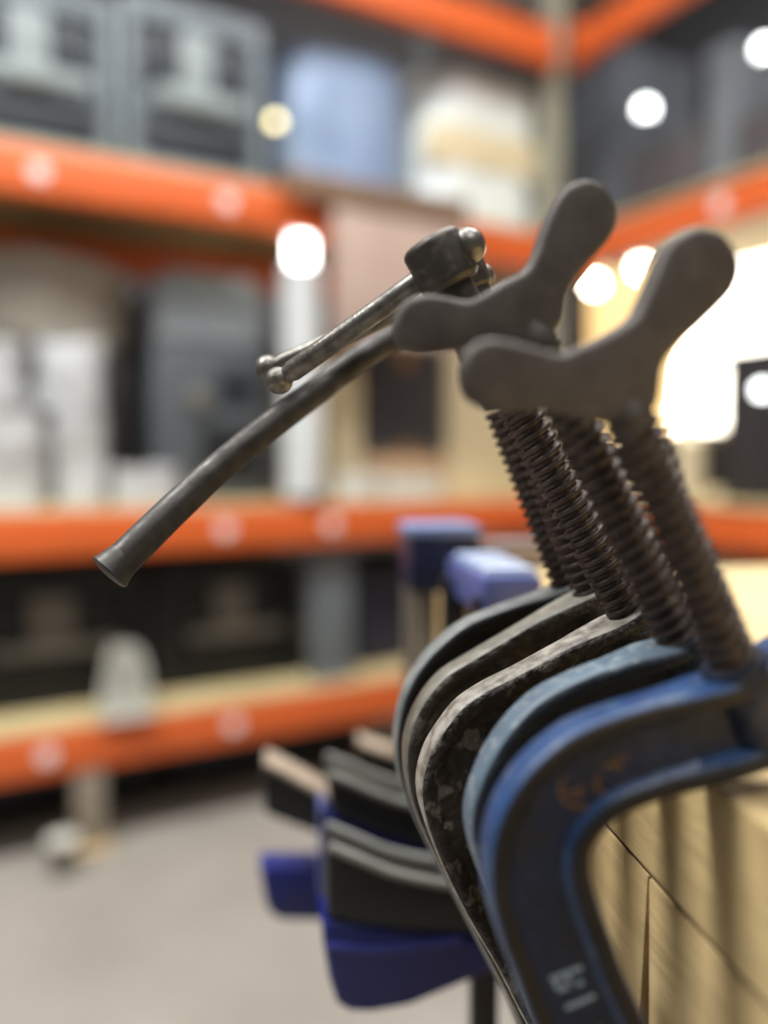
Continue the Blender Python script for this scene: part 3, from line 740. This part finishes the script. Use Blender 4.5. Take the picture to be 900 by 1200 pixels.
# ------------------------------------------------------------------ quick bar clamps further along the bench edge
def qframe(d):
    O = P(470, 900, d); x = side; y = rail; z = Vector((0, 0, 1))
    return Matrix(((x.x, y.x, 0, O.x), (x.y, y.y, 0, O.y), (0, 0, 1, O.z), (0, 0, 0, 1)))
def qloc(M, px, yo=0.):
    p = M.inverted() @ hit(px[0], px[1], M @ Vector((0, yo, 0)), rail); return Vector((p.x, p.z))
def qpoly(M, trace, yo=0., n=0):
    pts = [qloc(M, p, yo) for p in trace]
    return [(p.x, p.y) for p in (closed_spline(pts, n) if n else pts)]
GRP = 'bar clamps along the bench edge'
def quick(d, label, grip, rim, trig, thick, m_rim, bar=True, ridge=None, trig_th=.018, fin=None):
    M = qframe(d); t = thing('bar_clamp', label, 'clamp', M, GRP)
    o = obj('grip', prism(qpoly(M, grip), 0, thick, bev=.002, seg=3), M_qblk, t)
    for yo in (-.0004, thick-.0026):
        pts = [qloc(M, p) for p in rim]
        pts = spline([Vector((p.x, yo+.0015, p.y)) for p in pts], 5)
        obj('grip_highlight', tube(pts, [.0021]*len(pts), 12), m_rim, o)
    obj('trigger', prism(qpoly(M, trig), thick*.5-trig_th/2, thick*.5+trig_th/2, bev=.0025, seg=3), M_qblu, t)
    if ridge:
        pts = spline([Vector((p.x, thick*.5-trig_th/2, p.y)) for p in [qloc(M, p) for p in ridge]], 4)
        obj('trigger_rib', tube(pts, [.0018]*len(pts), 10), mat('pale_blue_rib', (52, 60, 140), rough=.35), t)
    if fin: obj('blue_fin', prism(qpoly(M, fin), thick*.5, thick+.008, bev=.001), M_qblu2, t)
    return t, M
qa, MA = quick(.33, 'nearest bar clamp with black grip and big blue trigger below',
    [(384, 994), (420, 1007), (455, 1022), (490, 1031), (525, 1037), (590, 1040), (600, 1100), (543, 1096), (480, 1092), (430, 1086), (383, 1076)],
    [(386, 994), (420, 1008), (455, 1023), (490, 1032), (525, 1038), (588, 1041)],
    [(376, 1080), (440, 1089), (500, 1094), (600, 1100), (606, 1122), (572, 1142), (528, 1160), (480, 1180), (436, 1188), (410, 1187), (395, 1178), (386, 1150), (379, 1110)],
    .022, M_qgry, ridge=[(384, 1108), (440, 1112), (486, 1108), (540, 1100)], trig_th=.022)
qb, MB = quick(.385, 'second bar clamp, black grip with two painted edge highlights, right behind the nearest',
    [(383, 908), (405, 914), (430, 926), (455, 935), (481, 942), (545, 950), (560, 1010), (486, 988), (440, 972), (388, 952)],
    [(385, 908), (408, 916), (432, 927), (456, 936), (481, 943), (540, 950)],
    [(386, 956), (440, 976), (500, 994), (556, 1008), (550, 1040), (500, 1034), (440, 1020), (384, 1000)],
    .026, M_qgry, fin=[(376, 962), (382, 962), (383, 1078), (377, 1078)])
qc, MC = quick(.45, 'farthest left bar clamp with black grip and small blue trigger',
    [(307, 896), (322, 900), (345, 912), (368, 924), (384, 934), (430, 950), (430, 1000), (384, 981), (346, 968), (311, 954)],
    [(310, 896), (324, 902), (346, 914), (368, 926), (386, 937), (420, 950)],
    [(304, 1017), (374, 1017), (430, 1018), (430, 1080), (372, 1080), (330, 1079), (318, 1073), (311, 1060)],
    .020, M_qtan, trig_th=.02)
obj('grip_top', prism(qpoly(MC, [(310, 893), (345, 908), (384, 930), (384, 936), (345, 914), (310, 899)]), .001, .019, bev=.0008), M_qtan, qc)['label'] = 'top of the grip with its top light painted tan'
qd, MD = quick(.50, 'hindmost bar clamp showing only its grip behind the black frame',
    [(420, 872), (445, 880), (480, 890), (480, 925), (440, 912), (420, 905)],
    [(421, 872), (445, 881), (478, 891)],
    [(430, 930), (478, 940), (478, 965), (432, 958)], .018, M_qtan, trig_th=.014)
obj('grip_top', prism(qpoly(MD, [(421, 868), (446, 877), (480, 887), (480, 893), (446, 884), (421, 876)]), .001, .017, bev=.0008), M_qtan, qd)['label'] = 'top of the grip with its top light painted tan'

def bar_and_head(t, M, m, x_px, zlo_px, thick):
    p = qloc(M, (x_px, zlo_px), thick*.5); ztop = bench_top + .012 - M.translation.z
    obj('bar', Bx(p.x-.006, p.x+.006, thick*.5-.003, thick*.5+.003, p.y, ztop, bev=.0008), m, t)
    return p.x, ztop
# bar and head of the two nearest bar clamps
xb, zt = bar_and_head(qa, MA, M_qbar, 566, 1230, .022)
xb2, zt2 = bar_and_head(qb, MB, M_qbar, 530, 1060, .026)
for t_, M_, px_, py_, th_, in ((qc, MC, 497, 1090, .02), (qd, MD, 484, 975, .018)):
    xj, zj = bar_and_head(t_, M_, mat('pale_steel_bar', (150, 142, 132), (132, 125, 116), rough=.5, metal=.2),  px_, py_, th_)
    obj('jaw', Bx(xj-.006, xj+.06, th_*.5-.008, th_*.5+.008, zj-.0118, zj+.006, bev=.003), M_qnavy, t_)
def head(t, M, corners_px, d_near, d_far, hgt, m_top, m_side, ribs, zoff):
    """head block lying along the bench edge: near-left / near-right top corners in the photo at their own depth"""
    Mi = M.inverted()
    nl = Mi @ P(corners_px[0][0], corners_px[0][1], d_near); nr = Mi @ P(corners_px[1][0], corners_px[1][1], d_near)
    y1 = nl.y + (d_far-d_near)
    x0, x1, z = nl.x, nr.x, nl.z
    o = obj('head', Bx(x0, x1, nl.y, y1, z-hgt, z, bev=.003), m_side, t)
    for i in range(ribs):
        ya = nl.y+.004+(y1-nl.y-.008)*i/ribs; yb = ya+(y1-nl.y-.008)/ribs*.62
        obj('head_rib', Bx(x0+.002, x1-.002, ya, yb, z-.001, z+.0028, bev=.0012), m_top, o)
    return x0, x1, nl.y, y1, z
x0, x1, y0, y1, z = head(qa, MA, [(566, 676), (640, 660)], .335, .41, .018, mat('dusty_blue_rib', (186, 196, 216), (166, 178, 204), rough=.5), M_qblu2, 4, 0)
x0, x1, y0, y1, z = head(qb, MB, [(480, 630), (566, 622)], .43, .47, .030, M_qblu2, M_qnavy, 0, 0)
obj('head_cap', Bx(x0-.001, x1+.001, y0-.001, y1+.001, z, z+.006, bev=.002), mat('pale_blue_cap', (120, 134, 172), rough=.45), qb)
obj('cross_bar', Bx(x1, x1+.07, y0+.012, y0+.03, z-.016, z-.004, bev=.001), mat('pinkish_steel', (150, 138, 138), (132, 122, 122), rough=.45, metal=.3), qb)

# ------------------------------------------------------------------ lights
def area(name, a, b, z, sx, sy, W, col=(.96, .985, 1), rot=None, spread=None):
    l = bpy.data.lights.new(name, 'AREA'); l.shape = 'RECTANGLE'; l.size = sx; l.size_y = sy; l.energy = W; l.color = col
    o = bpy.data.objects.new(name, l); C.objects.link(o)
    o.matrix_world = RM(a, b, z) @ (rot if rot else Matrix.Identity(4))
    return o
area('ceiling_strip_light', -1.10, -1.30, 3.25, 2.2, .8, 62)
area('ceiling_strip_light', -3.2, -1.0, 3.25, 1.6, .25, 88)
area('ceiling_strip_light', -1.9, -3.2, 3.25, 1.6, .25, 24)
wd = bpy.data.worlds.new('world'); scene.world = wd; wd.use_nodes = True
wd.node_tree.nodes['Background'].inputs['Color'].default_value = (.6, .62, .65, 1); wd.node_tree.nodes['Background'].inputs['Strength'].default_value = .3
vs = scene.view_settings
vs.view_transform = 'Standard'; vs.look = 'None'; vs.gamma = 1; vs.use_curve_mapping = False; vs.exposure = .45
